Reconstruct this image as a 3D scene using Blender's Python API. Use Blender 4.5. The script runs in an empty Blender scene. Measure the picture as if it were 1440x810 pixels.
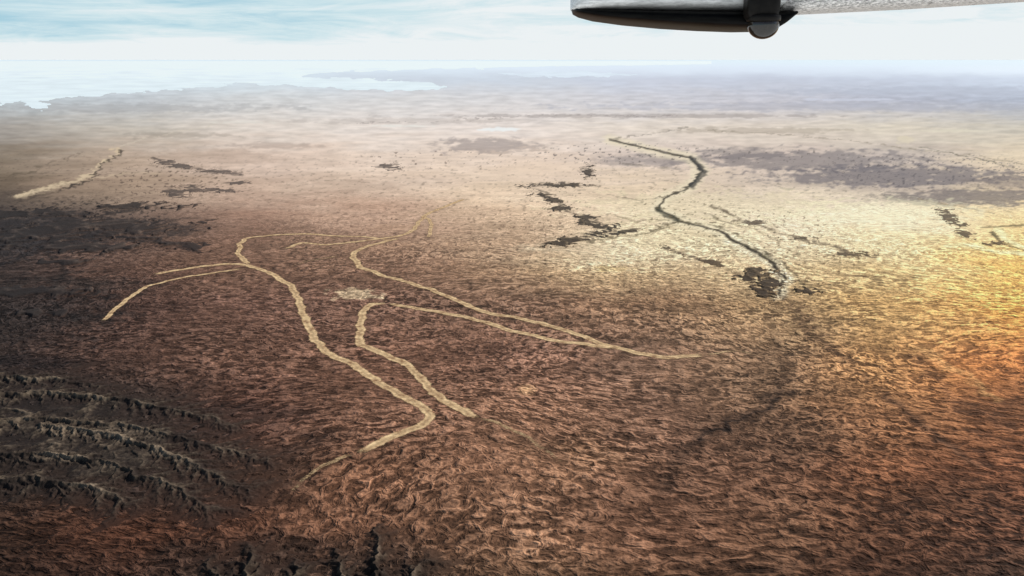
import bpy, math, numpy as np, bmesh
from mathutils import Vector
H=1000.0; F=1130.0; YH=83.0
TP=(405-YH)/F; P=math.atan(TP); CP,SP=math.cos(P),math.sin(P)
def gp(px,py):
    """image pixel -> ground coordinates in metres (z=0)"""
    px=np.asarray(px,float); py=np.asarray(py,float)
    t=(py-405)/F
    d=H/(SP+t*CP)
    return (px-720)/F*d, d*(CP-t*SP)
# ---------- noise ----------
def perlin(x,y,seed=0):
    xi=np.floor(x).astype(np.int64); yi=np.floor(y).astype(np.int64)
    xf=x-xi; yf=y-yi
    def g(ix,iy,fx,fy):
        h=(ix*374761393+iy*668265263+seed*1442695041)&0xffffffff
        h=((h^(h>>13))*1274126177)&0xffffffff
        h=h^(h>>16)
        a=h*(2*math.pi/4294967296.0)
        return np.cos(a)*fx+np.sin(a)*fy
    u=xf*xf*xf*(xf*(xf*6-15)+10); v=yf*yf*yf*(yf*(yf*6-15)+10)
    a=g(xi,yi,xf,yf); b=g(xi+1,yi,xf-1,yf); c=g(xi,yi+1,xf,yf-1); d=g(xi+1,yi+1,xf-1,yf-1)
    return ((a*(1-u)+b*u)*(1-v)+(c*(1-u)+d*u)*v)*1.5
def fbm(x,y,o=4,seed=0,gain=.5):
    s=0;a=1;n=0
    for i in range(o):
        s=s+a*perlin(x*2**i+17.3*i,y*2**i-9.1*i,seed+i); n+=a; a*=gain
    return s/n
def ridged(x,y,o=4,seed=0):
    s=0;a=1;n=0;w=1
    for i in range(o):
        r=1-np.abs(perlin(x*2**i+5.3*i,y*2**i+3.7*i,seed+i))*1.6
        r=np.clip(r,0,1)**2*w; w=np.clip(r*1.6,0,1)
        s=s+a*r;n+=a;a*=.55
    return s/n
def ss(a,b,x):
    t=np.clip((x-a)/(b-a),0,1); return t*t*(3-2*t)
def lin(c):
    c=np.asarray(c,float)/255
    return np.where(c<=.04045,c/12.92,((c+.055)/1.055)**2.4)
K=np.array([1.02,0.93,0.89])
def toalb(C,lim=.93):
    A=C/K; m=A.max(-1,keepdims=True); return A*np.minimum(1,lim/np.maximum(m,1e-6))
def alb(c): return toalb(lin(c))
# ---------- regional ground colour, distance haze and vignette darkening painted in ----------
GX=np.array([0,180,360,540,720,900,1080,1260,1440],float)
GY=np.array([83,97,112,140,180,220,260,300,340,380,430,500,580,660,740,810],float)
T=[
[(234,240,242)]*9,  # horizon row is haze tone, matched to the sky
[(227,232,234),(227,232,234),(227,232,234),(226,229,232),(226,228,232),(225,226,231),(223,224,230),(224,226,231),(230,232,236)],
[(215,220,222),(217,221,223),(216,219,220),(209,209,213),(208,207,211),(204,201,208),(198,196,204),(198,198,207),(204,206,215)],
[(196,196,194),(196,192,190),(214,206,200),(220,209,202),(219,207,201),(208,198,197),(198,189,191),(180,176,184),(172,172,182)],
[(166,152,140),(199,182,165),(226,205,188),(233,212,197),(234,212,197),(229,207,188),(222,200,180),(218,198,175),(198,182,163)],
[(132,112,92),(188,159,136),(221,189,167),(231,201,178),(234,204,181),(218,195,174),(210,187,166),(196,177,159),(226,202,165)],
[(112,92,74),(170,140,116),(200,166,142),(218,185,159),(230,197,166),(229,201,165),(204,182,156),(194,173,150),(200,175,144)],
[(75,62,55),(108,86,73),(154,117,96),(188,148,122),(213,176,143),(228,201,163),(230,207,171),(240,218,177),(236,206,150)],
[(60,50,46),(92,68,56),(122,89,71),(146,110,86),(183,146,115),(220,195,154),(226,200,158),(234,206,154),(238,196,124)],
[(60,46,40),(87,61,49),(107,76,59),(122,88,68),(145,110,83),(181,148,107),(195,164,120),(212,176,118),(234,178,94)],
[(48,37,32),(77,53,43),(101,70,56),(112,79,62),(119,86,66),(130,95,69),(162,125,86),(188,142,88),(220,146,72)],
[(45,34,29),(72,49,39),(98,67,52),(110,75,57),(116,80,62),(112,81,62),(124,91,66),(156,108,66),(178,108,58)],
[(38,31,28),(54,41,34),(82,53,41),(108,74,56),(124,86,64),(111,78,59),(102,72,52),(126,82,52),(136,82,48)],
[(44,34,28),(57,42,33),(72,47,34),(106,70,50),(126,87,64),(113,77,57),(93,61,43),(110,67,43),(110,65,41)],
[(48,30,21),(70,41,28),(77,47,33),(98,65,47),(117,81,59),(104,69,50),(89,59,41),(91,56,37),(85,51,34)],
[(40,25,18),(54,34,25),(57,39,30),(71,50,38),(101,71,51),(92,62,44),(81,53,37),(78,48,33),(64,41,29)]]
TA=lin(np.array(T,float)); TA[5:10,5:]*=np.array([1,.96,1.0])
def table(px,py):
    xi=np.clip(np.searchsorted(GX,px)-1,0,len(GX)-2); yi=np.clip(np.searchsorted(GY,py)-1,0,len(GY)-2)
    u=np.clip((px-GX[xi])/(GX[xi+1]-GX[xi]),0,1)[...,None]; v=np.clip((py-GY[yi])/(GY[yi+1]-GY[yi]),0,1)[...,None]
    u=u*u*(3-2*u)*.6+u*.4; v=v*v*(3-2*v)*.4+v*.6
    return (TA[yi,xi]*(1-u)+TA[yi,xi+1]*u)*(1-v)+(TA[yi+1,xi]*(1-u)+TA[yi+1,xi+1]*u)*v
# ---------- dirt track traces ----------
GL=[
 (1,"long pale graded dirt track winding across brown plain",[(215,386),(250,380),(290,374),(335,371),(375,382),(408,402),(421,424),(432,455),(455,492),(490,510),(545,545),(588,569),(604,582),(590,598),(552,615),(502,637)]),
 (.6,"faint end of a dirt track fading into red soil",[(506,636),(460,652),(420,680),(400,705)]),
 (1,"pale graded dirt track starting beside a bare scrape",[(545,427),(524,428),(511,438),(507,460),(506,483),(532,494),(572,513),(594,536),(620,560),(650,577),(674,589)]),
 (.6,"faint continuation of a dirt track on red soil",[(670,587),(720,604),(770,634),(800,660)]),
 (.75,"faint dirt track fading into dark scrub",[(343,378),(290,385),(245,393),(205,404),(175,424),(145,452)]),
 (.9,"pale dirt track looping around a low rise",[(350,372),(335,356),(345,336),(380,331),(430,329),(472,332),(510,333),(548,337)]),
 (.9,"thin pale dirt track with short fork",[(400,350),(424,342),(460,344),(500,340),(560,332),(580,324),(598,303),(620,293),(652,280)]),
 (.8,"stub of pale dirt track on a rise",[(597,303),(607,316),(602,334)]),
 (1,"long pale graded dirt track sweeping across brown plain",[(560,335),(512,348),(497,358),(503,372),(525,383),(570,396),(620,413),(680,438),(740,450),(790,463),(850,484),(890,495),(940,503),(990,499)]),
 (.55,"faint continuation of a graded track",[(985,499),(1030,494),(1070,500),(1100,512)]),
 (.95,"pale graded dirt track joining a longer one",[(545,427),(600,436),(650,445),(700,459),(760,475),(820,484),(872,491)]),
 (.45,"faint wheel track beside a graded track",[(480,360),(440,366),(400,376)]),
]
def resample(pts,step):
    x,y=gp([p[0] for p in pts],[p[1] for p in pts])
    p=np.stack([x,y],1)
    q=np.vstack([2*p[0]-p[1],p,2*p[-1]-p[-2]])
    out=[]
    for i in range(1,len(q)-2):
        n=max(2,int(np.linalg.norm(q[i+1]-q[i])/step))
        t=np.linspace(0,1,n,endpoint=False)[:,None]
        a,b,c,d=q[i-1],q[i],q[i+1],q[i+2]
        cr=.5*((2*b)+(-a+c)*t+(2*a-5*b+4*c-d)*t*t+(-a+3*b-3*c+d)*t**3)
        out.append(cr*.7+(b+(c-b)*t)*.3)
    out.append(p[-1:]); return np.vstack(out)
TR=[(w,lb,resample(p,9.0)) for w,lb,p in GL]
def seg_dist(X,Y,pts):
    d=np.full(X.shape,1e9)
    for a,b in zip(pts[:-1],pts[1:]):
        ab=b-a; L=ab@ab+1e-9
        t=np.clip(((X-a[0])*ab[0]+(Y-a[1])*ab[1])/L,0,1)
        d=np.minimum(d,np.hypot(X-a[0]-t*ab[0],Y-a[1]-t*ab[1]))
    return d
def px_dist(px,py,pts,vs=1.0):
    P_=[np.array((a,b*vs)) for a,b in pts]
    return seg_dist(px,py*vs,P_)
# ---------- materials ----------
def nt(m): m.use_nodes=True; t=m.node_tree; t.nodes.clear(); return t
def noise_node(N,L,vec,scale,detail,rough,dist=0.):
    n=N.new("ShaderNodeTexNoise"); n.inputs["Scale"].default_value=scale; n.inputs["Detail"].default_value=detail
    n.inputs["Roughness"].default_value=rough; n.inputs["Distortion"].default_value=dist; L.new(vec,n.inputs["Vector"]); return n.outputs["Fac"]
def math_node(N,L,op,a,b_=None,c=None,clamp=False):
    q=N.new("ShaderNodeMath"); q.operation=op; q.use_clamp=clamp
    for i,vv in enumerate((a,b_,c)):
        if vv is None: continue
        if isinstance(vv,(int,float)): q.inputs[i].default_value=vv
        else: L.new(vv,q.inputs[i])
    return q.outputs[0]
def ground_mat(name,fine=1.0,ripple=1.0,bump=3.0):
    m=bpy.data.materials.new(name); t=nt(m); N=t.nodes; L=t.links
    o=N.new("ShaderNodeOutputMaterial"); b=N.new("ShaderNodeBsdfPrincipled")
    b.inputs["Roughness"].default_value=.95; b.inputs["Specular IOR Level"].default_value=.1
    L.new(b.outputs[0],o.inputs[0])
    at=N.new("ShaderNodeAttribute"); at.attribute_name="soil"  # soil tone with haze and vignette darkening already mixed in
    at2=N.new("ShaderNodeAttribute"); at2.attribute_name="relief"
    tc=N.new("ShaderNodeTexCoord")
    # ripple trend swings slowly over the plain
    wv=N.new("ShaderNodeTexNoise"); wv.inputs["Scale"].default_value=1/900.; wv.inputs["Detail"].default_value=0
    L.new(tc.outputs["Object"],wv.inputs["Vector"])
    ws=N.new("ShaderNodeVectorMath"); ws.operation='SCALE'; ws.inputs[3].default_value=480
    L.new(wv.outputs["Color"],ws.inputs[0])
    wa=N.new("ShaderNodeVectorMath"); wa.operation='ADD'; L.new(tc.outputs["Object"],wa.inputs[0]); L.new(ws.outputs[0],wa.inputs[1])
    mp=N.new("ShaderNodeMapping"); mp.inputs["Rotation"].default_value=(0,0,.34); mp.inputs["Scale"].default_value=(.72,1,0)
    L.new(wa.outputs[0],mp.inputs[0])
    A=noise_node(N,L,mp.outputs[0],1/27.,3,.55,1.0)      # crest and hollow pattern, also paints ripple self-shading into the colour
    A2=noise_node(N,L,tc.outputs["Object"],1/60.,3,.6,.7) # lumpier second pattern that breaks the first
    B=noise_node(N,L,tc.outputs["Object"],1/9.,3,.65,.4)   # scrub and stones
    G=noise_node(N,L,tc.outputs["Object"],1/340.,4,.6,.5) # where the pattern is strong
    def mr(x,a,b_,c,d,st=False):
        q=N.new("ShaderNodeMapRange"); 
        if st: q.interpolation_type='SMOOTHSTEP'
        for i,vv in enumerate((a,b_,c,d)): q.inputs[i+1].default_value=vv
        L.new(x,q.inputs[0]); return q.outputs[0]
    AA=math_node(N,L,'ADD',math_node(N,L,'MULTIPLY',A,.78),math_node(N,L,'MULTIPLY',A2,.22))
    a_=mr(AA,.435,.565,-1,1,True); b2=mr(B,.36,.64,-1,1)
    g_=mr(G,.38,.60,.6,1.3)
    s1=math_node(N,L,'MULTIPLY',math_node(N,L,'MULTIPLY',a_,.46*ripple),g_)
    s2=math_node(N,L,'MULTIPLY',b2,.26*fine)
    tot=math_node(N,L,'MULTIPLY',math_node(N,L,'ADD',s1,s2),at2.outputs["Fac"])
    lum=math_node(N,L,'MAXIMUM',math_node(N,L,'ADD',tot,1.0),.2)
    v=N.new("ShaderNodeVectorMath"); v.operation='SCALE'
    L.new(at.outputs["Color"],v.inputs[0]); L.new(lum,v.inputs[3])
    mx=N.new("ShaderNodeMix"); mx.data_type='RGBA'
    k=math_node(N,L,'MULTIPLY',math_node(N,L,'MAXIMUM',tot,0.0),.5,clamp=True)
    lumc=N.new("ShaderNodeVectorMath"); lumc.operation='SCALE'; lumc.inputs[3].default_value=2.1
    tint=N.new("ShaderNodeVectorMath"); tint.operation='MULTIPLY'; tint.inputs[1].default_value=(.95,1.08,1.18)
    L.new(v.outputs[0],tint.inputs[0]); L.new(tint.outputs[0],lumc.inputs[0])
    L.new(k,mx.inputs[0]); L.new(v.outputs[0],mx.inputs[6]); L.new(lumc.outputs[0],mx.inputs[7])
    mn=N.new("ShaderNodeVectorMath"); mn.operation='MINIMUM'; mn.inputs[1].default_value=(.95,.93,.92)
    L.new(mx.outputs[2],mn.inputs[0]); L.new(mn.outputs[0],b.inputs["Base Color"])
    hsum=math_node(N,L,'ADD',math_node(N,L,'MULTIPLY',AA,7.0*ripple),B)
    bp=N.new("ShaderNodeBump"); bp.inputs["Distance"].default_value=bump
    L.new(at2.outputs["Fac"],bp.inputs["Strength"]); L.new(hsum,bp.inputs["Height"]); L.new(bp.outputs[0],b.inputs["Normal"])
    return m
def simple(name,col,rough=.5,metal=0,noise=0,scale=5,spec=.5,stretch=(1,1,1)):
    m=bpy.data.materials.new(name); t=nt(m); N=t.nodes; L=t.links
    o=N.new("ShaderNodeOutputMaterial"); b=N.new("ShaderNodeBsdfPrincipled"); L.new(b.outputs[0],o.inputs[0])
    b.inputs["Roughness"].default_value=rough; b.inputs["Metallic"].default_value=metal; b.inputs["Specular IOR Level"].default_value=spec
    tc=N.new("ShaderNodeTexCoord"); mp=N.new("ShaderNodeMapping"); mp.inputs["Scale"].default_value=stretch
    n=N.new("ShaderNodeTexNoise"); n.inputs["Scale"].default_value=scale; n.inputs["Detail"].default_value=6; n.inputs["Roughness"].default_value=.7
    L.new(tc.outputs["Object"],mp.inputs[0]); L.new(mp.outputs[0],n.inputs["Vector"])
    r=N.new("ShaderNodeMapRange"); r.inputs[1].default_value=.35; r.inputs[2].default_value=.65; r.inputs[3].default_value=1-noise; r.inputs[4].default_value=1+noise*.3
    L.new(n.outputs["Fac"],r.inputs[0])
    v=N.new("ShaderNodeVectorMath"); v.operation='SCALE'; v.inputs[0].default_value=col
    L.new(r.outputs[0],v.inputs[3]); L.new(v.outputs[0],b.inputs["Base Color"])
    return m
def grid_mesh(name,X,Y,Z,C,R,mat,mask=None):
    r,c=X.shape
    co=np.stack([X,Y,Z],-1).reshape(-1,3).astype(np.float32)
    i=np.arange(r*c).reshape(r,c)
    q=np.stack([i[:-1,:-1],i[:-1,1:],i[1:,1:],i[1:,:-1]],-1).reshape(-1,4)
    col=C.reshape(-1,3); rel=R.reshape(-1)
    if mask is not None:
        mk=mask.reshape(-1); q=q[mk[q].any(1)]
        used=np.unique(q); remap=np.zeros(r*c,np.int64); remap[used]=np.arange(len(used))
        q=remap[q]; co=co[used]; col=col[used]; rel=rel[used]
    q=q[:,::-1]
    me=bpy.data.meshes.new(name)
    me.vertices.add(len(co)); me.vertices.foreach_set("co",co.ravel())
    me.loops.add(q.size); me.loops.foreach_set("vertex_index",np.ascontiguousarray(q).ravel().astype(np.int32))
    me.polygons.add(len(q)); me.polygons.foreach_set("loop_start",np.arange(0,q.size,4,dtype=np.int32))
    me.polygons.foreach_set("use_smooth",np.ones(len(q),bool))
    me.update(calc_edges=True)
    a=me.attributes.new("soil",'FLOAT_COLOR','POINT'); c4=np.ones((len(co),4),np.float32); c4[:,:3]=col; a.data.foreach_set("color",c4.ravel())
    a=me.attributes.new("relief",'FLOAT','POINT'); a.data.foreach_set("value",rel.astype(np.float32))
    ob=bpy.data.objects.new(name,me); bpy.context.scene.collection.objects.link(ob); me.materials.append(mat)
    if me.polygons[len(q)//2].normal.z<0: me.flip_normals()
    return ob
# ---------- GROUND ----------
px=np.concatenate([np.linspace(-900,-60,90,endpoint=False),np.arange(-60,1500,1.4),np.linspace(1500,2340,90)])
py=np.concatenate([np.array([84.2,84.8,85.4]),np.arange(86,835,1.2),np.linspace(836,1500,60)])
PX,PY=np.meshgrid(px,py)
X,Y=gp(PX,PY)
far=ss(120,260,PY)
wx=fbm(X/900,Y/900,5,3); wy=fbm(X/900,Y/900,5,9)
wfx=fbm(PX/60+3,PY/14,4,21); wfy=fbm(PX/70,PY/12+7,4,31)
qx=PX+wx*90*far+wfx*40*(1-far*.6); qy=PY+(wy*24+wfy*3)*far+wfy*7*(1-far)*ss(84,110,PY)
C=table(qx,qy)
s=ss(190,460,PY)
an=.25; xr=X*math.cos(an)+Y*math.sin(an); yr=-X*math.sin(an)+Y*math.cos(an)
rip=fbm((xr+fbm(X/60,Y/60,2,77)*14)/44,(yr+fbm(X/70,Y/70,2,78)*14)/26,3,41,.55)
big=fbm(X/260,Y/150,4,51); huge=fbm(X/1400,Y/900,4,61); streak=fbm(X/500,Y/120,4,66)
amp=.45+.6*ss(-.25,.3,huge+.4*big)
lum=1+s*(rip*.65*amp+big*.5+streak*.4)+.16*huge*far  # crests lighter, hollows darker: ripple self-shading put into the colour
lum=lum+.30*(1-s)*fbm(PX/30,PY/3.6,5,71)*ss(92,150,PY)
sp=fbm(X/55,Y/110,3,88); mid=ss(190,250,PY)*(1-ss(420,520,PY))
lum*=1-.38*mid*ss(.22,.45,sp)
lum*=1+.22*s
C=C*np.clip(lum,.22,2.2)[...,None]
def dark(px_,py_,C,c,m): m=m[...,None]; return C*(1-m)+lin(c)*m
nz=fbm(PX/40,PY/8,4,101); nz2=fbm(PX/14,PY/4,4,111); nzw=fbm(X/160,Y/160,4,113)
def blob(cx,cy,rx,ry,soft=.6,na=.9,rot=0.):
    c_,s_=math.cos(rot),math.sin(rot); dx=PX-cx; dy=PY-cy
    r=np.hypot((dx*c_+dy*s_)/rx,(-dx*s_+dy*c_)/ry)
    n_=nz*na+nz2*na if cy<480 else nzw*na*1.3
    return 1-ss(1-soft*.5,1+soft*.5,r+n_)
for b_,c_,k_ in [
  ((1130,226,150,14),(126,114,112),.7),((1260,248,170,14),(110,100,102),.75),((1370,278,130,11),(106,94,92),.75),((1050,215,60,8),(120,108,106),.5),
  ((900,226,60,8),(140,125,120),.55),((690,205,65,10),(140,124,120),.6),((1430,255,60,10),(125,108,98),.5),
  ((50,330,120,26),(46,40,39),.85),((180,322,90,13),(54,45,41),.75),((40,430,130,50),(44,34,30),.65),((130,400,80,14),(54,42,36),.5),((30,510,70,10),(28,22,22),.6),
  ((60,600,260,70,1.4),(46,35,30),.65),((240,650,170,60,1.4),(48,36,31),.6),((355,800,110,40,1.4),(44,33,27),.6),((535,795,90,40,1.4),(44,33,27),.6),
  ((700,345,50,26),(146,114,88),.25),((1150,150,300,6),(164,160,169),.4),((1300,128,220,6),(176,176,186),.35),((180,152,200,6),(166,158,154),.4),
  ((300,220,90,10),(168,140,120),.3),((960,330,110,24),(226,200,156),.45),((1000,290,170,20),(229,205,164),.45),((1240,300,120,18),(244,224,182),.5),
  ((760,235,70,22),(228,196,170),.4),((590,170,160,4),(176,158,146),.35),((900,163,260,2.6),(150,134,126),.5),((1060,183,120,4),(168,148,128),.5),
  ((380,205,60,4),(158,134,120),.4),((480,262,80,8),(172,140,118),.3),((250,190,70,4),(150,134,118),.4),
  ((1420,570,60,40,1.4),(74,47,31),.55),((1080,610,90,40,1.4),(74,50,36),.4),((1350,700,90,40,1.4),(72,45,30),.5),((930,700,70,60,1.4),(78,52,37),.35),((640,500,90,30,1.4),(86,58,44),.3),((820,650,70,30,1.4),(146,104,74),.35),((300,470,90,30,1.4),(78,54,42),.3),((1250,760,120,40,1.4),(70,43,29),.4)]:  # dark lower-right blobs paint shadowed patches into the ground colour
    C=dark(PX,PY,C,c_,blob(*b_)*k_)
wpx=PX+wfx*14+nz2*10; wpy=PY+wfy*4+nz2*4
wcx=PX+wfx*8+nz2*5; wcy=PY+wfy*2.5+nz2*2
wlx=PX+fbm(X/90,Y/90,4,91)*30; wly=PY+fbm(X/90,Y/90,4,95)*14
creek=[(860,197),(920,212),(972,222),(986,240),(972,262),(936,278),(926,294),(958,311),(1008,324),(1044,344),(1080,364),(1104,392),(1096,415)]
DL=[
 (creek,13,(238,215,178),.65,1.6,.3),(creek,2.7,(66,58,45),.95,1.6,.08),
 ([(974,222),(990,243),(975,262)],5,(50,48,46),.9,1.5,.2),([(926,292),(934,302),(958,311)],5,(58,56,42),.85,1.5,.2),
 ([(1008,324),(1044,344),(1080,364),(1100,388)],3.6,(62,52,40),.85,1.6,.15),
 ([(958,311),(1008,318),(1052,338),(1092,372)],1.8,(96,82,56),.7,1.6,.5),
 ([(965,180),(900,190),(860,197)],2.5,(120,105,90),.6,2),
 ([(1440,232),(1380,220),(1300,212),(1200,198),(1000,182)],2.2,(130,112,90),.6,3),
 ([(1440,240),(1400,228),(1340,216),(1290,206)],1.8,(80,76,54),.7,3),
 ([(850,300),(900,312),(960,306)],2.4,(104,88,62),.6,2),([(830,340),(870,332),(900,330),(940,318),(960,312)],3.2,(84,72,50),.75,2),
 ([(1000,290),(1030,304),(1070,318),(1130,338),(1180,352),(1230,362)],3.4,(90,73,55),.8,2),([(1060,350),(1120,372),(1180,384),(1250,398)],2.8,(108,86,58),.65,2),
 ([(1044,344),(1070,352),(1110,378),(1130,400),(1160,410)],3,(76,66,46),.7,2,.4),([(1150,340),(1200,356),(1225,360)],3,(78,62,48),.75,2),
 ([(985,300),(1010,310),(1060,322),(1100,345),(1140,372)],2.2,(84,70,48),.6,2),([(930,350),(960,356),(1010,372)],3,(72,58,46),.75,2),
 ([(1008,324),(1030,312),(1060,310)],2,(92,78,54),.6,2),([(936,278),(900,282),(870,276)],2.4,(104,88,68),.6,2),([(960,240),(930,236),(880,230)],2.4,(100,90,80),.6,2),
 ([(1104,392),(1150,402),(1200,396)],2.4,(92,74,48),.6,2),
 ([(1100,420),(1120,450),(1160,490),(1240,520)],4,(92,64,43),.7,1.5,.4),
 ([(1085,425),(1090,470),(1104,520),(1106,545)],9,(92,65,45),.6,1.2,.4),
 ([(1110,540),(1070,575),(1010,600),(965,632),(930,690)],10,(54,37,28),.7,1.3,.35),([(1104,556),(1050,586),(1010,602),(980,622)],3.5,(34,24,20),.85,1.3,.25),([(1060,580),(1040,620),(990,640)],5,(60,40,29),.5,1.3,.4),
 ([(1120,425),(1145,470),(1210,530),(1300,600),(1380,660)],6,(80,53,37),.65,1.3,.4),([(1290,500),(1340,560),(1420,600)],8,(84,53,36),.5,1.3,.4),([(850,560),(870,620),(840,680)],8,(76,50,36),.3,1.3,.5),
 ([(1200,420),(1260,470),(1340,520),(1400,560)],6,(212,156,98),.4,1.6),
 ([(20,276),(50,270),(90,258),(128,246),(150,229),(166,210)],5,(216,186,150),.85,1.8),([(90,262),(140,250),(190,243),(225,246)],3,(204,174,142),.6,2),
 ([(96,264),(128,252),(148,234),(168,212)],2.8,(60,49,43),.9,2,.3),([(20,283),(80,268),(128,252)],2.2,(74,60,50),.75,2),
 ([(0,250),(50,240),(110,215)],2.4,(96,80,64),.6,2),([(170,205),(230,190),(300,176)],2.2,(214,194,170),.5,2),
 ([(500,175),(640,170),(760,163),(960,163)],1.6,(130,112,106),.5,3),
 ([(1400,322),(1412,338),(1440,348)],5.5,(246,224,164),.9,1.6,.2),([(1440,356),(1400,354),(1360,344),(1330,346)],4.5,(244,218,156),.8,1.6,.2),([(1395,326),(1406,342),(1440,352)],2.8,(88,78,48),.9,1.8,.2),([(1380,320),(1410,318),(1440,316)],2.8,(94,82,52),.8,1.8,.2),
 ([(0,372),(60,350),(130,330),(200,335),(280,352)],5,(36,31,30),.85,2,.4),([(0,340),(70,322),(150,300),(210,292)],5,(38,33,32),.85,2,.4),([(60,350),(90,380),(70,420),(110,450)],5,(36,29,26),.7,2),
 ([(120,330),(170,318),(230,312),(280,306)],3.6,(50,41,39),.75,2),([(0,300),(60,296),(130,304),(190,310)],3.6,(50,42,40),.75,2),([(0,400),(50,390),(120,400),(150,420)],5,(38,30,27),.7,2),([(0,440),(60,432),(120,446),(170,440)],5,(38,30,27),.6,2),
 ([(215,222),(245,232),(290,240),(345,245)],3,(70,59,54),.8,2,.4),
 ([(745,262),(775,258),(800,257),(842,262)],3,(58,48,42),.85,2),([(750,352),(790,340),(850,330),(900,322)],2.6,(74,60,46),.7,2),
 ([(757,268),(775,280),(800,296),(830,306),(850,316),(858,326)],3,(64,54,44),.7,1.6),
 ([(740,350),(780,352),(830,350)],3,(218,188,152),.6,2),([(1290,280),(1350,292),(1400,300)],2,(130,108,80),.5,2),
]
brk=ss(-.28,.08,nz2)
for e_ in DL:
    pts,w,c_,k_,vs=e_[:5]; bb=e_[5] if len(e_)>5 else .65
    near=pts[-1][1]>440 and pts[0][0]>500
    ck=(not near) and bb<=.3 and pts[0][0]>850
    qx_,qy_=(wlx,wly) if near else ((wcx,wcy) if ck else (wpx,wpy))
    d=px_dist(qx_,qy_,pts,vs)
    bk=ss(-.2,.15,nzw) if near else brk
    C=dark(PX,PY,C,c_,(1-ss(w*(.15 if near else .4),w*(1.9 if near else 1.3),d))*k_*(1-bb+bb*bk))
fre=fbm(PX/7,PY/3.0,3,131)
for (cx,cy,rx,ry,th,c_) in [(1070,330,140,46,.28,(90,74,52)),(960,300,90,50,.3,(110,92,64)),(1180,370,90,26,.28,(112,86,54)),
     (240,255,120,30,.24,(90,72,60)),(620,225,150,18,.34,(110,88,76)),(1300,240,180,30,.22,(92,82,82)),(120,310,150,40,.14,(44,37,35)),
     (420,360,130,34,.26,(70,52,42)),(880,215,160,18,.28,(96,84,80)),(1100,400,70,36,.26,(70,56,42)),(780,290,60,50,.34,(90,74,60)),
     (640,330,200,60,.32,(84,60,47)),(1000,220,300,14,.3,(110,98,92)),(820,400,240,60,.32,(80,57,42)),(1330,400,140,70,.3,(150,106,62))]:
    r=np.hypot((PX-cx)/rx,(PY-cy)/ry); m=ss(th,th+.12,fre)*(1-ss(.6,1.05,r)); C=dark(PX,PY,C,c_,m*.8)
for b_,c_,k_ in [((700,182,26,2.6),(242,236,228),.8),((560,177,34,2),(238,226,212),.6),((345,172,40,2),(228,216,200),.4),((742,549,13,8,.8,.5),(204,150,108),.75),
    ((500,413,28,7),(206,172,134),.7),((1345,184,50,2),(225,208,180),.5),((860,378,30,3),(200,165,114),.6),((1190,140,60,1.6),(206,202,210),.6),((790,348,50,8),(206,176,142),.4),
    ((1275,196,12,5),(226,204,170),.5),((950,150,80,1.5),(212,202,202),.5),((560,320,40,5),(182,140,110),.35),((640,300,60,8),(200,162,132),.4)]:
    C=dark(PX,PY,C,c_,blob(*b_)*k_)
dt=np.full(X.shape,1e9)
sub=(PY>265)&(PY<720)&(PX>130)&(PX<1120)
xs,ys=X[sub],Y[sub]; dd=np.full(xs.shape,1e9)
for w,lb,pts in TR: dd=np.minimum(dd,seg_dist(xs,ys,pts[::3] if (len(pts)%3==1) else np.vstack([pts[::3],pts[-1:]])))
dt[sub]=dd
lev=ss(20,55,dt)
relief=ss(230,470,PY)
Z=rip*5.5*relief*lev+big*2.5*relief*lev
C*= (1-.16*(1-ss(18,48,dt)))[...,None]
gm=ground_mat("desert_soil_haze",.9,1.0)
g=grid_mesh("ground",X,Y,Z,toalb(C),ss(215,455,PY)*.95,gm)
g["kind"]="structure"; g["label"]="red brown gibber desert plain with hummocks and drainage"
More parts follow.
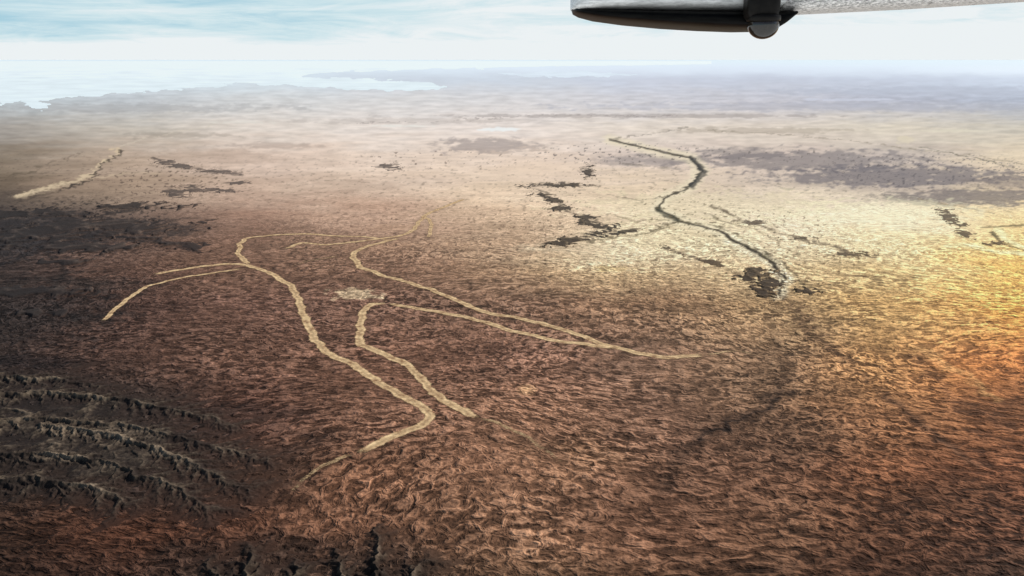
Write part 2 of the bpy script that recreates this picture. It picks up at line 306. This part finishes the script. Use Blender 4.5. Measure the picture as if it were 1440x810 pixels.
# ---------- BADLANDS ----------
hm=ground_mat("eroded_rock",.8,.0,2.0)
def badland(name,label,trunks,mass,hgt,sp1,len1,w0,seed,c0,c1,step=1.0,side_ang=(.6,1.05)):
    """low eroded upland: branching spurs around a gullied core"""
    R=np.random.default_rng(seed); segs=[]
    def line(p,ang,L_,h0,h1,w):
        n=max(3,int(L_/(w0*.8))); st=L_/n; pts=[np.array(p)]
        for i in range(n):
            ang+=R.normal(0,.16); pts.append(pts[-1]+st*np.array([math.cos(ang),math.sin(ang)]))
        for i in range(n):
            f0=i/n;f1=(i+1)/n
            segs.append((pts[i],pts[i+1],h0+(h1-h0)*f0,h0+(h1-h0)*f1,w*(1-.4*f0)))
        return pts
    def branch(pts,sp,L_,h0,h1,w,lvl):
        acc=R.uniform(0,sp); side=R.choice([-1,1]); n=len(pts)-1
        for i in range(n):
            a,b=pts[i],pts[i+1]; l=np.linalg.norm(b-a); ang=math.atan2(b[1]-a[1],b[0]-a[0])
            while acc<l:
                f_=acc/l; p=a+(b-a)*f_; fr=(i+f_)/n; hh=(h0+(h1-h0)*fr)*.92; side=-side
                q=line(p,ang+side*R.uniform(*side_ang),L_*R.uniform(.6,1.25)*(1-.4*fr),hh,hh*.3,w*.85)
                if lvl==0: branch(q,sp*.7,L_*.32,hh,hh*.35,w*.62,1)
                acc+=sp*R.uniform(.7,1.3)
            acc-=l
    for tk in trunks:
        x,y=gp([t[0] for t in tk],[t[1] for t in tk]); p0=np.stack([x,y],1); pts=[]
        for a,b in zip(p0[:-1],p0[1:]):
            n=max(2,int(np.linalg.norm(b-a)/(w0*2.))); pts+= [a+(b-a)*i/n for i in range(n)]
        pts.append(p0[-1]); pts=[p+R.normal(0,w0*.35,2) for p in pts]; n=len(pts)-1
        hf=lambda f:1-.65*max(0,(f-.45)/.55)
        for i in range(n): segs.append((pts[i],pts[i+1],hf(i/n),hf((i+1)/n),w0*1.1*(.55+.45*hf(i/n))))
        branch(pts,sp1,len1,1.,.5,w0,0)
    allx=[t[0] for tk in trunks for t in tk]; ally=[t[1] for tk in trunks for t in tk]
    yc=np.mean(ally); ppm=F/(H/(SP+(yc-405)/F*CP)); pad=len1*ppm*1.6
    a,b=np.meshgrid(np.arange(min(allx)-pad,max(allx)+pad,step),np.arange(max(100,min(ally)-pad*.8),max(ally)+pad*1.1,step*.75))
    x,y=gp(a,b)
    xw=x+fbm(x/(w0*1.8),y/(w0*1.8),3,seed)*w0*.9; yw=y+fbm(x/(w0*1.8)+7,y/(w0*1.8),3,seed+5)*w0*.9
    hz=np.zeros(a.shape); cover=np.zeros(a.shape); ycol=y[:,0]
    for p,q,h0,h1,w in segs:
        r_=w*3.8
        rows=np.where((ycol>min(p[1],q[1])-r_)&(ycol<max(p[1],q[1])+r_))[0]
        if len(rows)==0: continue
        r0,r1=rows[0],rows[-1]+1; xa=x[r0:r1]
        cols=np.where(((xa>min(p[0],q[0])-r_)&(xa<max(p[0],q[0])+r_)).any(0))[0]
        if len(cols)==0: continue
        c0_,c1_=cols[0],cols[-1]+1
        X_=xw[r0:r1,c0_:c1_]; Y_=yw[r0:r1,c0_:c1_]; ab=q-p; LL=ab@ab+1e-9
        t=np.clip(((X_-p[0])*ab[0]+(Y_-p[1])*ab[1])/LL,0,1)
        d=np.hypot(X_-p[0]-t*ab[0],Y_-p[1]-t*ab[1]); hh=h0+(h1-h0)*t
        hz[r0:r1,c0_:c1_]=np.maximum(hz[r0:r1,c0_:c1_],hh*np.clip(1-d/(w*1.15),0,1)**1.15)
        cover[r0:r1,c0_:c1_]=np.maximum(cover[r0:r1,c0_:c1_],(.35+.65*hh)*np.clip(1-d/(w*3.6),0,1))
    m=np.zeros(a.shape); wn=fbm(x/140,y/140,4,seed+31)
    for bl in mass:
        r=np.hypot((a-bl[0])/bl[2],(b-bl[1])/bl[3])+wn*1.1; m=np.maximum(m,1-ss(.3,1.2,r))
    n=fbm(x/12,y/12,4,seed+11)
    ux=fbm(x/90,y/90,3,seed+41)*45; uy=fbm(x/90+5,y/90,3,seed+42)*45
    rd=ridged((x+ux)/95,(y+uy)/120,5,seed+51)
    core=m*(.1+.6*rd)
    hz2=np.maximum(hz,core)
    cover=np.maximum(cover,m)
    z=hgt*hz2*(1+.12*n)-.9+np.minimum(cover*3,1)*.8
    k=ss(.1,.8,hz2+n*.3)*np.clip(.5+1.5*fbm(x/130,y/130,3,seed+21)+.3*n,.06,1)  # tan spur tone, lifted towards the crests as a painted sunlit gradient
    cc=lin(c0)*(1-k[...,None])+lin(c1)*k[...,None]
    th=ridged((x+ux*1.5)/150,(y+uy*1.5)/90,3,seed+61); tk_=(ss(.74,.92,th)*(1-ss(.2,.5,hz2))*.4)[...,None]
    cc=cc*(1-tk_)+lin((116,94,78))*tk_
    e=(1-ss(.1,.85,cover))[...,None]; base=table(a,b)*.65+lin((48,36,31))*.35
    cc=cc*(1-e)+base*e
    o=grid_mesh(name,x,y,z,toalb(cc),np.full(a.shape,.8),hm,mask=cover>.012)
    o["kind"]="structure"; o["label"]=label
    return o
badland("eroded_hills","dark dissected badlands with feathered tan spurs",
  [[(-70,600),(60,592),(170,600),(270,622),(375,650)],[(60,600),(170,618),(260,650),(345,692)],[(-70,650),(60,640),(160,655),(240,684),(300,718)],[(-70,560),(70,556),(180,566),(290,588),(340,606)],[(-70,530),(60,534),(150,546)],[(-70,690),(50,676),(130,690),(190,712)]],
  [(20,600,200,62),(150,640,120,44)],16,20,125,17,11,(42,33,29),(124,104,85),1.0,(.45,.85))
badland("eroded_hills","dark gullied spurs on red soil",[[(345,900),(350,835),(352,775)],[(330,880),(305,830),(285,798)],[(370,880),(400,830),(425,795)],[(300,890),(262,836)]],[(345,850,70,30)],19,19,70,14,12,(40,31,26),(114,94,76),1.0,(.4,.8))
badland("eroded_hills","dark fan shaped gullied spur on red soil",[[(530,900),(530,820),(524,752)],[(515,880),(488,820),(470,780)],[(550,880),(578,820),(600,788)]],[(532,850,70,30)],20,17,68,13,13,(40,31,26),(112,92,75),1.0,(.4,.8))
def hills(name,label,blobs,hgt,scale,c0,c1,step=1.2,pad=1.7,seed=200,warp=.5,mixbase=0.0):
    x0=min(b[0]-b[2]*pad for b in blobs);x1=max(b[0]+b[2]*pad for b in blobs)
    y0=max(88,min(b[1]-b[3]*pad for b in blobs));y1=max(b[1]+b[3]*pad for b in blobs)
    a,b=np.meshgrid(np.arange(x0,x1,step),np.arange(y0,y1,step*.7))
    x,y=gp(a,b)
    n=fbm(x/(scale*1.3),y/(scale*1.6),5,seed); n2=ridged(x/(scale*.5),y/(scale*.6),4,seed+9)
    m=np.zeros(a.shape)
    for bl in blobs:
        cx,cy,rx,ry=bl[:4]; rot=bl[4] if len(bl)>4 else 0
        c_,s_=math.cos(rot),math.sin(rot); dx=a-cx;dy=b-cy
        r=np.hypot((dx*c_+dy*s_)/rx,(-dx*s_+dy*c_)/ry)+n*warp*1.8-(n2-.35)*warp*1.7
        m=np.maximum(m,1-ss(.55,1.08,r))
    rd=ridged(x/scale,y/(scale*1.1),5,seed+50)
    z=m*hgt*(.35+.65*rd)-.9
    k=np.clip(ss(.3,.8,rd)*.8,0,1)
    cc=lin(c0)*(1-k[...,None])+lin(c1)*k[...,None]
    if mixbase>0: cc=cc*(1-mixbase)+table(a,b)*mixbase
    e=(1-ss(.0,.5,m))[...,None]; cc=cc*(1-e)+table(a,b)*e*.85
    o=grid_mesh(name,x,y,z,toalb(cc),np.full(a.shape,.8),hm,mask=m>.004)
    o["kind"]="structure"; o["label"]=label
    return o
hills("eroded_hills","dark low range beside brown plain",[(30,328,120,12),(150,318,110,8),(190,290,60,6),(235,342,55,7,.15),(20,300,80,7),(90,348,100,6),(60,370,60,5),(30,410,70,8),(70,440,60,6)],14,230,(44,38,36),(84,70,62),.9,2.0,300,.85,.15)
hills("eroded_hills","small dark scarps on pale plain",[(250,233,38,3.6,.2),(315,243,34,2.6,.1),(246,272,14,6),(300,268,26,3),(332,258,20,2.4),(270,262,18,2.2),(550,235,15,4)],9,200,(78,66,60),(126,104,90),.7,2.4,330,.9,.15)
hills("eroded_hills","dark broken escarpments above pale creek flat",[(785,261,42,2.6),(827,243,9,10),(775,280,22,5,.4),(792,294,16,3),(835,316,28,5,.35),(840,328,24,5,-.3),(805,339,40,5,-.15),(822,306,16,2.8),(880,326,24,2,-.2)],10,150,(48,40,34),(96,80,62),.65,2.6,350,.85,.08)
hills("eroded_hills","dark rocky knoll at creek junction",[(1064,388,28,9,-.1),(1074,411,22,7,.3),(1132,409,15,5),(1080,398,15,9)],10,95,(48,38,32),(96,76,56),.7,2.2,370,.7,.08)
hills("eroded_hills","low dark scarps on golden plain",[(1338,308,19,7,.5),(1358,327,14,5,.3),(1400,343,14,2.8),(950,354,22,3.4,.3),(1000,369,17,3.4,.2),(1195,358,34,2.8),(1058,314,22,3),(1125,336,24,2.8)],8,130,(66,51,40),(122,98,70),.65,2.6,390,.9,.12)
# ---------- DIRT TRACKS ----------
m=bpy.data.materials.new("graded_track"); t=nt(m); N=t.nodes; L=t.links
o=N.new("ShaderNodeOutputMaterial"); b=N.new("ShaderNodeBsdfPrincipled"); b.inputs["Roughness"].default_value=.95; b.inputs["Specular IOR Level"].default_value=.1
tr=N.new("ShaderNodeBsdfTransparent"); mx=N.new("ShaderNodeMixShader")
tc=N.new("ShaderNodeTexCoord")
n1=noise_node(N,L,tc.outputs["Object"],1/12.,6,.75); n2=noise_node(N,L,tc.outputs["Object"],1/30.,5,.7)
cr=N.new("ShaderNodeValToRGB"); e=cr.color_ramp.elements
e[0].position=.34; e[0].color=(*alb((146,106,75)),1); e[1].position=.64; e[1].color=(*alb((236,196,146)),1)
L.new(n2,cr.inputs[0])
ac=N.new("ShaderNodeAttribute"); ac.attribute_name="across"
mr=N.new("ShaderNodeMapRange"); mr.inputs[1].default_value=0; mr.inputs[2].default_value=.5; mr.inputs[3].default_value=.8; mr.inputs[4].default_value=1.08
L.new(ac.outputs["Fac"],mr.inputs[0])
v=N.new("ShaderNodeVectorMath"); v.operation='SCALE'; L.new(cr.outputs[0],v.inputs[0]); L.new(mr.outputs[0],v.inputs[3]); L.new(v.outputs[0],b.inputs["Base Color"])
bp=N.new("ShaderNodeBump"); bp.inputs["Distance"].default_value=3; bp.inputs["Strength"].default_value=.7; L.new(n1,bp.inputs["Height"]); L.new(bp.outputs[0],b.inputs["Normal"])
ea=N.new("ShaderNodeAttribute"); ea.attribute_name="edge"
r2=N.new("ShaderNodeMapRange"); r2.inputs[1].default_value=.9; r2.inputs[2].default_value=1.2; L.new(math_node(N,L,'ADD',ea.outputs["Fac"],n1),r2.inputs[0])
L.new(r2.outputs[0],mx.inputs[0]); L.new(tr.outputs[0],mx.inputs[1]); L.new(b.outputs[0],mx.inputs[2]); L.new(mx.outputs[0],o.inputs[0])
for ti,(w,lb,pts) in enumerate(TR):
    verts=[];faces=[];cols=[];edge=[]
    n=len(pts); tg=np.gradient(pts,axis=0); tg/=np.linalg.norm(tg,axis=1)[:,None]+1e-9
    nr=np.stack([-tg[:,1],tg[:,0]],1); s_=np.arange(n)*9.0
    wl=17*w*(1+.45*fbm(s_/60,s_*0+ti*3.3,3,500+ti)); wr=17*w*(1+.45*fbm(s_/60,s_*0+ti*5.3+9,3,520+ti))
    wob=fbm(s_/110,s_*0+ti,3,540)[:,None]*18*nr
    K5=[-1.5,-1,-.5,0,.5,1,1.5]
    for j,k in enumerate(K5):
        q=pts+wob+nr*(k*np.where(k<0,wl,wr))[:,None]
        z=.75+.02*ti-(abs(k)>1.2)*.3
        for i in range(n):
            verts.append((q[i,0],q[i,1],z)); end=min(1,i/5,(n-1-i)/5)
            fd=1 if w>=.85 else (.88 if w>=.7 else .68*(1-.45*i/n))
            edge.append(max(0,(1-max(0,(abs(k)-.45))))*(.35+.65*end)*fd)
            cols.append(abs(k))
    for j in range(len(K5)-1):
        for i in range(n-1):
            a=j*n+i; faces.append((a,a+1,a+n+1,a+n))
    me=bpy.data.meshes.new("dirt_track"); me.from_pydata(verts,[],faces); me.update()
    if me.polygons[0].normal.z<0: me.flip_normals()
    a=me.attributes.new("edge",'FLOAT','POINT'); a.data.foreach_set("value",np.array(edge,np.float32))
    a=me.attributes.new("across",'FLOAT','POINT'); a.data.foreach_set("value",np.array(cols,np.float32))
    go=bpy.data.objects.new("dirt_track",me); bpy.context.scene.collection.objects.link(go)
    go["label"]=lb; go["kind"]="structure"; me.materials.append(m)
# ---------- SALT LAKE ----------
def inside(PXn,PYn,pts):
    c=np.zeros(PXn.shape,bool)
    for (x0,y0),(x1,y1) in zip(pts,pts[1:]+pts[:1]):
        if y0==y1: continue
        cond=((y0>PYn)!=(y1>PYn))&(PXn<(x1-x0)*(PYn-y0)/(y1-y0)+x0); c^=cond
    return c
def lake(label,pts,z,c,cfar):
    x0=min(p[0] for p in pts)-20;x1=max(p[0] for p in pts)+20;y0=86;y1=max(p[1] for p in pts)+8
    a,b=np.meshgrid(np.arange(x0,x1,1.5),np.arange(y0,y1,.5)); x,y=gp(a,b)
    k=ss(88,100,b)
    mk=inside(a+k*22*fbm(a/24,b/6,4,603),b+k*6*fbm(a/30,b/7,4,601),pts)
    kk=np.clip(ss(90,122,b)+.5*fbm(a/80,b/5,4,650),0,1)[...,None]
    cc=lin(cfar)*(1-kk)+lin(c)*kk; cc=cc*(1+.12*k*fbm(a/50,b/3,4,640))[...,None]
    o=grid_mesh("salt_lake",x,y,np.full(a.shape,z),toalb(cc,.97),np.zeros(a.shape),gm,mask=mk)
    o["kind"]="structure"; o["label"]=label
lake("vast pale salt lake meeting desert shore",[(-400,152),(0,147),(30,142),(42,153),(68,154),(58,142),(100,137),(160,131),(230,127),(300,122),(335,117),(380,119),(430,122),(520,127),(600,127),(634,121),(570,114),(480,110),(420,108),(440,102),(520,99),(640,96),(800,93),(1000,90),(1000,86),(-400,86)],1.5,(230,233,231),(240,241,240))
lake("narrow pale salt pan among hazy flats",[(690,104),(760,101),(840,102),(900,105),(830,108),(740,107)],2,(222,223,227),(226,229,231))
# ---------- AIRCRAFT WING ----------
D=5.0
fw=Vector((0,CP,-SP)); up=Vector((0,SP,CP)); cam_loc=Vector((0,0,H))
def wp(px,py,dy=0.):
    """point on the upright plane Y=D through the wing, dy metres further out"""
    dirv=fw+Vector(((px-720)/F,0,0))+up*((405-py)/F)
    k=D/dirv.y
    return Vector((dirv.x*k,D+dy,H+dirv.z*k))
root=bpy.data.objects.new("aircraft_wing",None); root.location=wp(1000,-20,.4); bpy.context.scene.collection.objects.link(root)
root["label"]="weathered white aircraft wing tip with black underside fairing"; root["category"]="aircraft wing"
def bm_fix(me):
    bm=bmesh.new(); bm.from_mesh(me); bmesh.ops.recalc_face_normals(bm,faces=bm.faces); bm.to_mesh(me); bm.free()
def link(name,vs,fs,mat,parent=root):
    me=bpy.data.meshes.new(name); me.from_pydata(vs,[],fs); me.update()
    for p in me.polygons: p.use_smooth=len(p.vertices)==4
    ob=bpy.data.objects.new(name,me); bpy.context.scene.collection.objects.link(ob); me.materials.append(mat)
    ob.parent=parent; ob.matrix_parent_inverse=root.matrix_basis.inverted(); bm_fix(me); return ob
def loft(name,st,depth,mat,label=None,seg=28,pw=2.6,y0=0.):
    vs=[];fs=[]
    for (x,t_,b_,ds) in st:
        A=wp(x,t_);B=wp(x,b_); cz=(A.z+B.z)/2; hz=(A.z-B.z)/2; hy=depth*ds/2
        for i in range(seg):
            th=2*math.pi*i/seg; c_,s_=math.cos(th),math.sin(th)
            vs.append((A.x,D+y0+depth/2+hy*math.copysign(abs(c_)**(2/pw),c_),cz+hz*math.copysign(abs(s_)**(2/pw),s_)))
    n=len(st)
    for j in range(n-1):
        for i in range(seg):
            fs.append((j*seg+i,j*seg+(i+1)%seg,(j+1)*seg+(i+1)%seg,(j+1)*seg+i))
    fs.append(tuple(range(seg))[::-1]); fs.append(tuple((n-1)*seg+i for i in range(seg)))
    ob=link(name,vs,fs,mat)
    if label: ob["label"]=label
    return ob
white=simple("aged_white_paint",(.92,.90,.87),.5,0,.40,14,.4,(1,1,6))
black=simple("worn_black_underside",(.005,.0045,.004),.45,0,.8,9,.06,(1,1,5))  # near-black mottled finish of the underside
grime=simple("chipped_cream_paint",(.92,.86,.81),.6,0,.8,44,.3,(1.,1,3))
metal=simple("dark_anodised_metal",(.014,.011,.009),.4,.0,.4,20,.12)
glassm=simple("smoked_lamp_glass",(.03,.022,.016),.04,.0,.4,60,.7)
loft("wing_tip",[(811,-6,5,.1),(813,-22,8,.4),(820,-34,10,.65),(840,-44,11,.85),(880,-50,12,.95),(960,-55,13.5,1),(1046,-58,14,1),(1100,-60,14,1),(1112,-58,13,1)],.9,white,None,28,4.5)
loft("lower_fairing",[(812,4,9,.1),(816,6,14,.4),(826,7.5,18,.6),(850,9.5,23.5,.8),(900,11,30,.95),(960,12,35.5,1),(1020,12.5,39,1.02),(1075,13,41,1.02),(1102,13,40.5,1.02),(1110,13,35,1),(1117,13,28,.98),(1124,13,21,.95)],.92,black,"black underside fairing",28,3.2,-.012)
loft("wing_panel",[(1111,-58,18,.95),(1150,-56,14.5,.95),(1250,-54,9.5,.95),(1350,-52,4.5,.95),(1430,-50,-.5,.95),(1700,-46,-18,.95),(2100,-40,-36,.95)],.88,grime,"cream wing panel with chipped lower edge",28,5)
loft("lamp_bracket",[(1045,-12,14,.5),(1047,-14,26,.9),(1052,-14,31,1),(1066,-14,33,1),(1080,-14,31,1),(1088,-14,26,.9),(1091,-12,14,.5)],.16,metal,None,20,3.5,-.15)
def revolve(name,prof,cx,cy,dy,mat,seg=36):
    c=wp(cx,cy,dy); vs=[];fs=[]; sc=D/F
    for (r,z) in prof:
        for i in range(seg):
            th=2*math.pi*i/seg; vs.append((c.x+r*sc*math.cos(th),c.y+r*sc*math.sin(th),c.z+z*sc))
    for j in range(len(prof)-1):
        for i in range(seg): fs.append((j*seg+i,j*seg+(i+1)%seg,(j+1)*seg+(i+1)%seg,(j+1)*seg+i))
    return link(name,vs,fs,mat)
revolve("lamp_globe",[(max(.01,20*math.cos(a_)),17*math.sin(a_)) for a_ in np.linspace(-math.pi/2,math.pi/2*.9,18)],1067,37,-.09,glassm)
revolve("lamp_collar",[(20.6,-1),(21.7,0),(22,3),(21.7,6),(19.6,7)],1067,30,-.09,metal)
# ---------- CAMERA ----------
cam=bpy.data.cameras.new("camera"); cam.sensor_width=36; cam.lens=36*F/1440; cam.clip_start=.1; cam.clip_end=3e6
co_=bpy.data.objects.new("camera",cam); bpy.context.scene.collection.objects.link(co_)
co_.location=cam_loc; co_.rotation_euler=(math.pi/2-P,0,0); bpy.context.scene.camera=co_
# ---------- LIGHT ----------
EL=math.radians(31); AZ=math.radians(58)
sd=Vector((math.sin(AZ)*math.cos(EL),math.cos(AZ)*math.cos(EL),math.sin(EL)))
sl=bpy.data.lights.new("sun",'SUN'); sl.energy=4.9; sl.angle=math.radians(.5); sl.color=(1,.95,.87)
so=bpy.data.objects.new("sun",sl); bpy.context.scene.collection.objects.link(so); so.rotation_euler=sd.to_track_quat('Z','Y').to_euler(); so.location=(50,50,H+50)
w=bpy.data.worlds.new("World"); bpy.context.scene.world=w; w.use_nodes=True; t=w.node_tree; N=t.nodes; L=t.links; N.clear()
out=N.new("ShaderNodeOutputWorld"); b1=N.new("ShaderNodeBackground"); b2=N.new("ShaderNodeBackground"); mx=N.new("ShaderNodeMixShader")
sk=N.new("ShaderNodeTexSky"); sk.sky_type='NISHITA'; sk.sun_disc=False; sk.sun_elevation=EL; sk.sun_rotation=AZ; sk.altitude=1000; sk.dust_density=2
L.new(sk.outputs[0],b1.inputs[0]); b1.inputs[1].default_value=.09
tc=N.new("ShaderNodeTexCoord"); mp=N.new("ShaderNodeMapping"); mp.inputs["Scale"].default_value=(3,3,30); mp.inputs["Rotation"].default_value=(0,math.radians(2),0)
L.new(tc.outputs["Generated"],mp.inputs[0])
nf=noise_node(N,L,mp.outputs[0],1.4,6,.6,.9)
mp2=N.new("ShaderNodeMapping"); mp2.inputs["Scale"].default_value=(8,8,46); mp2.inputs["Rotation"].default_value=(0,math.radians(-1.5),0)
L.new(tc.outputs["Generated"],mp2.inputs[0])
nf2=noise_node(N,L,mp2.outputs[0],1.3,6,.65,1.2)
sx=N.new("ShaderNodeSeparateXYZ"); L.new(tc.outputs["Generated"],sx.inputs[0])
M=lambda op,a,b_=None: math_node(N,L,op,a,b_)
def MRn(x,a,b_,c,d):
    q=N.new("ShaderNodeMapRange"); q.interpolation_type='SMOOTHSTEP'
    for i,vv in enumerate((a,b_,c,d)): q.inputs[i+1].default_value=vv
    L.new(x,q.inputs[0]); return q.outputs[0]
hz=M('MULTIPLY',sx.outputs["Z"],-4.0); xx=M('MULTIPLY',sx.outputs["X"],.5)
f2=M('ADD',M('ADD',M('ADD',M('MULTIPLY',nf,1.7),M('MULTIPLY',nf2,.9)),xx),hz)
f2=M('ADD',M('SUBTRACT',f2,.48),MRn(sx.outputs["Z"],0,.030,.8,0))
cr=N.new("ShaderNodeValToRGB"); e=cr.color_ramp.elements
e[0].position=.1; e[0].color=(.40,.63,.74,1); e[1].position=.86; e[1].color=(.84,.885,.90,1)
k=e.new(.45); k.color=(.62,.78,.83,1)
L.new(f2,cr.inputs[0]); L.new(cr.outputs[0],b2.inputs[0]); b2.inputs[1].default_value=1.0
L.new(MRn(sx.outputs["Z"],.10,.32,1,0),mx.inputs[0]); L.new(b1.outputs[0],mx.inputs[1]); L.new(b2.outputs[0],mx.inputs[2]); L.new(mx.outputs[0],out.inputs[0])
sc=bpy.context.scene; sc.view_settings.view_transform='Standard'; sc.view_settings.look='None'; sc.view_settings.exposure=0
